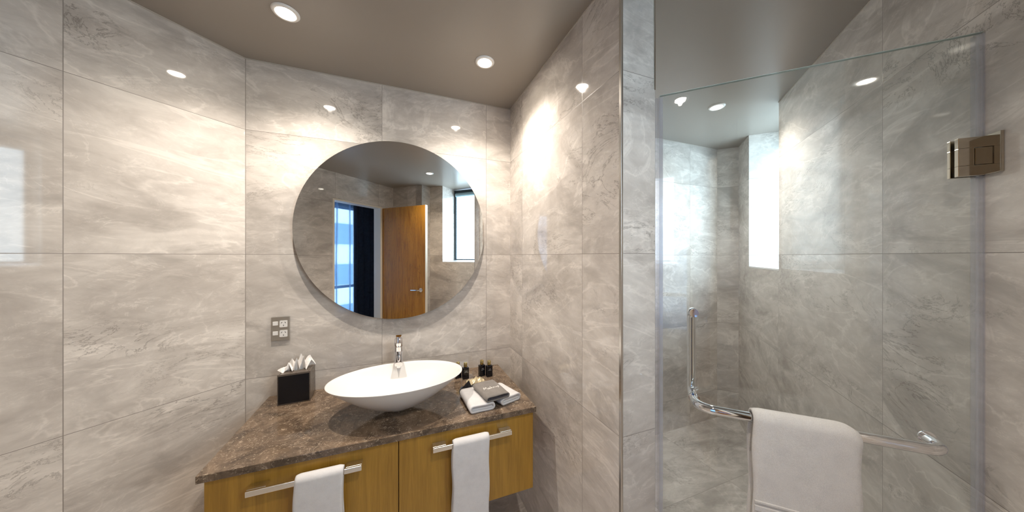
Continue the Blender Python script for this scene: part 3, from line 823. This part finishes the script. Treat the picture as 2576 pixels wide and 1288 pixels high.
box(bm, b0 - 0.006, b0 - 0.003, -0.0095, -0.0075, 0.014, 1.994)
box(bm, b0 + 0.0015, b0 + 0.0045, -0.0075, 0.0075, 0.014, 1.994)
tag(fin('seal_strip', bm, m_seal, t), 'translucent vertical seal strip on the window wall side')
# aluminium channel on the pier beside the seal
bm = bmesh.new(); box(bm, -0.0045, 0.0045, -0.007, 0.007, 0.0, 1.998, 0.001)
ch = fin('trim_9', bm, m_trimal, loc=(0.1525, -0.998, 0), rotz=0); tag(ch, kind='structure')
# hinge
hz0, hz1 = 1.640, 1.736
bm = bmesh.new(); hx = gx_(0.651)
def plate_with_notch(y0, y1):
    box(bm, hx, GLR - 0.001, y0, y1, hz0, hz0 + 0.026, 0.0008); box(bm, hx, GLR - 0.001, y0, y1, hz1 - 0.026, hz1, 0.0008)
    box(bm, hx, hx + 0.026, y0, y1, hz0 + 0.0262, hz1 - 0.0262, 0.0008)
plate_with_notch(-0.016, -0.0055); plate_with_notch(0.0055, 0.014)
hg = fin('hinge', bm, m_hinge, t)
bm = bmesh.new(); box(bm, hx + 0.0275, GLR + 0.008, -0.0155, -0.0055, hz0 + 0.0275, hz1 - 0.0275, 0.0008)
fin('hinge_knuckle', bm, m_hinge, hg)
bm = bmesh.new(); cyl(bm, (GLR + 0.001, -0.009, hz0 + 0.003), (GLR + 0.001, -0.009, hz1 - 0.003), 0.0058); o = fin('hinge_pin', bm, m_black, hg, smooth=True); smooth_by_angle(o)
# wall leaf lies on the window wall (plane X-Y=LX) in front of the door
bm = bmesh.new(); xw = (Vector((0.5, 0)) ).x
wx = ( (LX - 0.83) / 2 - 0.152) / R2     # local x of the wall plane
box(bm, wx - 0.0065, wx - 0.0005, -0.052, 0.020, hz0, hz1, 0.0008); fin('hinge_wall_plate', bm, m_hinge, hg)

# pull and towel bar in one fitting
r_t = 0.0135
mx0 = gx_(0.248); mx1 = gx_(0.617); zb = 0.966; zt = 1.250
off = -0.070
bm = bmesh.new()
pts = [(mx0, -0.0055, zb)] + [(mx0, -0.02, zb)] + arc((mx0 + 0.045, off + 0.045, zb), (-1, 0, 0), (0, -1, 0), 0.045, 0, PI / 2, 10) \
    + [(mx0 + 0.2, off, zb - 0.002)] + arc((mx1 - 0.040, off + 0.040, zb - 0.002), (0, -1, 0), (1, 0, 0), 0.040, 0, PI / 2, 10) + [(mx1, -0.02, zb - 0.002), (mx1, -0.0055, zb - 0.002)]
tube(bm, pts, r_t, 24)
bar = fin('towel_bar', bm, m_chrome, t, smooth=True); smooth_by_angle(bar, 60)
bm = bmesh.new()
for x in (mx0, mx1): cyl(bm, (x, -0.0085, zb), (x, -0.0053, zb), 0.0165, n=32)
o = fin('mounting_collar', bm, m_chrome, bar, smooth=True); smooth_by_angle(o)
io = 0.050; bm = bmesh.new()
pts = [(mx0, 0.0055, zt), (mx0, 0.02, zt)] + arc((mx0, io - 0.026, zt - 0.026), (0, 0, 1), (0, 1, 0), 0.026, 0, PI / 2, 8) + arc((mx0, io - 0.026, zb + 0.026), (0, 1, 0), (0, 0, -1), 0.026, 0, PI / 2, 8) + [(mx0, 0.02, zb), (mx0, 0.0055, zb)]
tube(bm, pts, r_t, 24); pull = fin('pull_handle', bm, m_chrome, t, smooth=True); smooth_by_angle(pull, 60)
bm = bmesh.new(); cyl(bm, (mx0, -0.0095, zt), (mx0, -0.0053, zt), 0.0135, n=32); lathe_ = None
fin('handle_cap', bm, m_chrome, pull)

# towel on the bar
tw_l, tw_r = (0.293 - 0.152 + 0.0495) / R2, (0.452 - 0.152 + 0.0495) / R2
tc_x = (tw_l + tw_r) / 2
base = G0 + Vector((tc_x * R2 - off * -R2 * 0, -tc_x * R2, 0))
wpos = G0 + Matrix.Rotation(GA, 3, 'Z') @ Vector((tc_x, off, zb - 0.001))
hanging('bath_towel', 'cream white towel hanging over the chrome bar of the shower door', wpos, GA, tw_r - tw_l, 0.40, 0.36, r_t, 0.015, m_towelw, band=[(0.222, 0.228), (0.236, 0.250)], cr=0.012)

# ------------------------------------------------------------------ wooden door, frame
def on_door(x, depth=0.0): return Vector((x - depth * R2, -3.45 - x - depth * R2, 0))
# frame: lining of the opening
root = bpy.data.objects.new('trim_10', None); C.objects.link(root); tag(root, kind='structure')
root.location = on_door(-0.879); root.rotation_euler = (0, 0, math.radians(135))
fw = s_door(-1.368) - s_door(-0.879)
bm = bmesh.new()
box(bm, 0.0005, 0.034, -0.004, 0.118, 0, DOORH + 0.020, 0.001); box(bm, fw - 0.022, fw - 0.0005, -0.002, 0.118, 0, DOORH + 0.020, 0.001)
box(bm, 0.034, fw - 0.022, -0.004, 0.118, DOORH, DOORH + 0.020, 0.001)
fin('door_frame', bm, m_cream, root)
# open leaf, parallel to the entry wall, hinged at the frame
DW = 0.72
dr = bpy.data.objects.new('door_1', None); C.objects.link(dr); tag(dr, kind='structure')
hp = Vector((-0.878, -2.558, 0)); dr.location = hp; dr.rotation_euler = (0, 0, math.radians(45))
bm = bmesh.new(); box(bm, 0.004, DW, -0.038, 0.0, 0.008, 2.075, 0.0012); leaf = fin('door_leaf', bm, m_doorwood, dr)
bm = bmesh.new(); box(bm, DW + 0.0002, DW + 0.004, -0.038, 0.0, 0.008, 2.075); fin('leaf_edging', bm, m_cream, dr)
bm = bmesh.new(); hxp = DW - 0.062
cyl(bm, (hxp, 0.0005, 1.015), (hxp, 0.009, 1.015), 0.026, n=32); o = fin('handle_rose', bm, m_chrome, dr, smooth=True); smooth_by_angle(o)
bm = bmesh.new(); tube(bm, [(hxp, 0.009, 1.015), (hxp, 0.040, 1.015)] + arc((hxp - 0.012, 0.040, 1.015), (1, 0, 0), (0, 1, 0), 0.012, 0, PI / 2, 6) + [(hxp - 0.12, 0.052, 1.012)], 0.0085, 16)
fin('handle_lever', bm, m_chrome, dr, smooth=True)

# ------------------------------------------------------------------ bedroom beyond the door
# local frame of that room: origin at the door wall, x along the wall to the left of someone leaving, y outwards
def bw(name, p0, p1, openings=(), mat=None, thick=0.1, z1=CEIL):
    return wall(name, p0, p1, mat or m_bedwall, thick, openings=openings, z1=z1)
def P2(s, dpt):   # s along (-1,1)/sqrt2 from (-0.745,-2.705); dpt outward (-1,-1)/sqrt2
    return (-0.745 - s * R2 - dpt * R2, -2.705 + s * R2 - dpt * R2)
WY = 1.40
bw('wall_bedroom_window', P2(-1.6, WY), P2(2.8, WY), openings=[(1.6 - 0.55, 1.6 + 1.9, 0.42, 2.28)], thick=0.12)
bw('wall_bedroom_right', P2(-1.6, 0.0), P2(-1.6, WY))
bw('wall_bedroom_left', P2(2.8, WY), P2(2.8, 0.0))
bw('wall_bedroom_front', P2(0.0, 0.125), P2(-1.6, 0.125), thick=0.02)
bw('wall_bedroom_side', P2(2.8, 0.125), P2(2.2, 0.125), thick=0.02)
bm = bmesh.new()
pts = [P2(-1.6, 0.06), P2(2.8, 0.06), P2(2.8, WY + 0.1), P2(-1.6, WY + 0.1)]
slab('floor_bedroom', pts, -0.12, 0.004, m_carpet)
# bedroom window frame + glass
root = bpy.data.objects.new('window_3', None); C.objects.link(root); tag(root, kind='structure')
p = P2(-0.55, WY); root.location = (p[0], p[1], 0); root.rotation_euler = (0, 0, math.radians(135))
bm = bmesh.new(); wW = 2.45
box(bm, 0.002, 0.04, 0.03, 0.08, 0.425, 2.275); box(bm, wW - 0.04, wW - 0.002, 0.03, 0.08, 0.425, 2.275)
box(bm, 0.04, wW - 0.04, 0.03, 0.08, 0.425, 0.465); box(bm, 0.04, wW - 0.04, 0.03, 0.08, 2.235, 2.275); box(bm, 0.04, wW - 0.04, 0.03, 0.08, 0.90, 0.945)
fin('window_frame', bm, m_sill, root)
bm = bmesh.new(); box(bm, 0.04, wW - 0.04, 0.050, 0.056, 0.465, 2.235); fin('window_pane', bm, m_glass, root)
# curtains
def curtain(name, label, s0, s1, dpt, amp, waves, mat, z0=0.02, z1=2.33, flare=0.0):
    ang = math.radians(135)
    p = P2(s0, dpt); bm = bmesh.new(); NX = waves * 12; NZ = 14; L = s1 - s0; g = []
    for k in range(NZ + 1):
        z = z0 + (z1 - z0) * k / NZ; r_ = []
        for i in range(NX + 1):
            u = i / NX; fl = 1 + flare * (1 - k / NZ)
            y = amp * math.sin(2 * PI * waves * u + 0.6 * noise.noise(Vector((u * 4, z * 0.8, waves)))) * (0.75 + 0.35 * noise.noise(Vector((u * 6, 3.3, 0)))) * fl
            x = u * L + 0.35 * amp * noise.noise(Vector((u * 9, z * 0.9, 7)))
            r_.append(bm.verts.new((x, y, z)))
        g.append(r_)
    for k in range(NZ):
        for i in range(NX): bm.faces.new((g[k][i], g[k][i + 1], g[k + 1][i + 1], g[k + 1][i]))
    o = fin(name, bm, mat, smooth=True, loc=(p[0], p[1], 0), rotz=ang)
    sm = o.modifiers.new('th', 'SOLIDIFY'); sm.thickness = 0.002
    tag(o, label, 'curtain'); return o
curtain('blackout_curtain', 'dark navy curtain seen in the mirror through the open doorway', -1.40, -0.31, WY - 0.20, 0.040, 9, m_curtain)
curtain('sheer_curtain', 'pale blue sheer curtain over the window seen in the mirror', -0.42, 2.30, WY - 0.11, 0.045, 12, m_sheer, flare=0.2)
bm = bmesh.new(); q0, q1 = P2(-1.5, WY - 0.15), P2(2.6, WY - 0.15)
cyl(bm, (q0[0], q0[1], 2.355), (q1[0], q1[1], 2.355), 0.012)
tag(fin('curtain_track', bm, m_whitering), 'white curtain track above the bedroom curtains', 'curtain rail')

# building across the street
bt = thing('office_building', 'white building with horizontal window bands, seen through the sheer curtain in the mirror', 'building')
q = P2(0.9, WY + 9.0); bt.location = (q[0], q[1], 0); bt.rotation_euler = (0, 0, math.radians(135 + 6))
bm = bmesh.new(); box(bm, -9, 12, 0, 4, -8, 16); fin('wall', bm, m_facade, bt)
for k in range(-3, 8):
    bm = bmesh.new(); box(bm, -8.7, 11.7, -0.06, -0.004, k * 1.9 + 0.1, k * 1.9 + 1.05); fin('window_band', bm, m_facwin, bt)
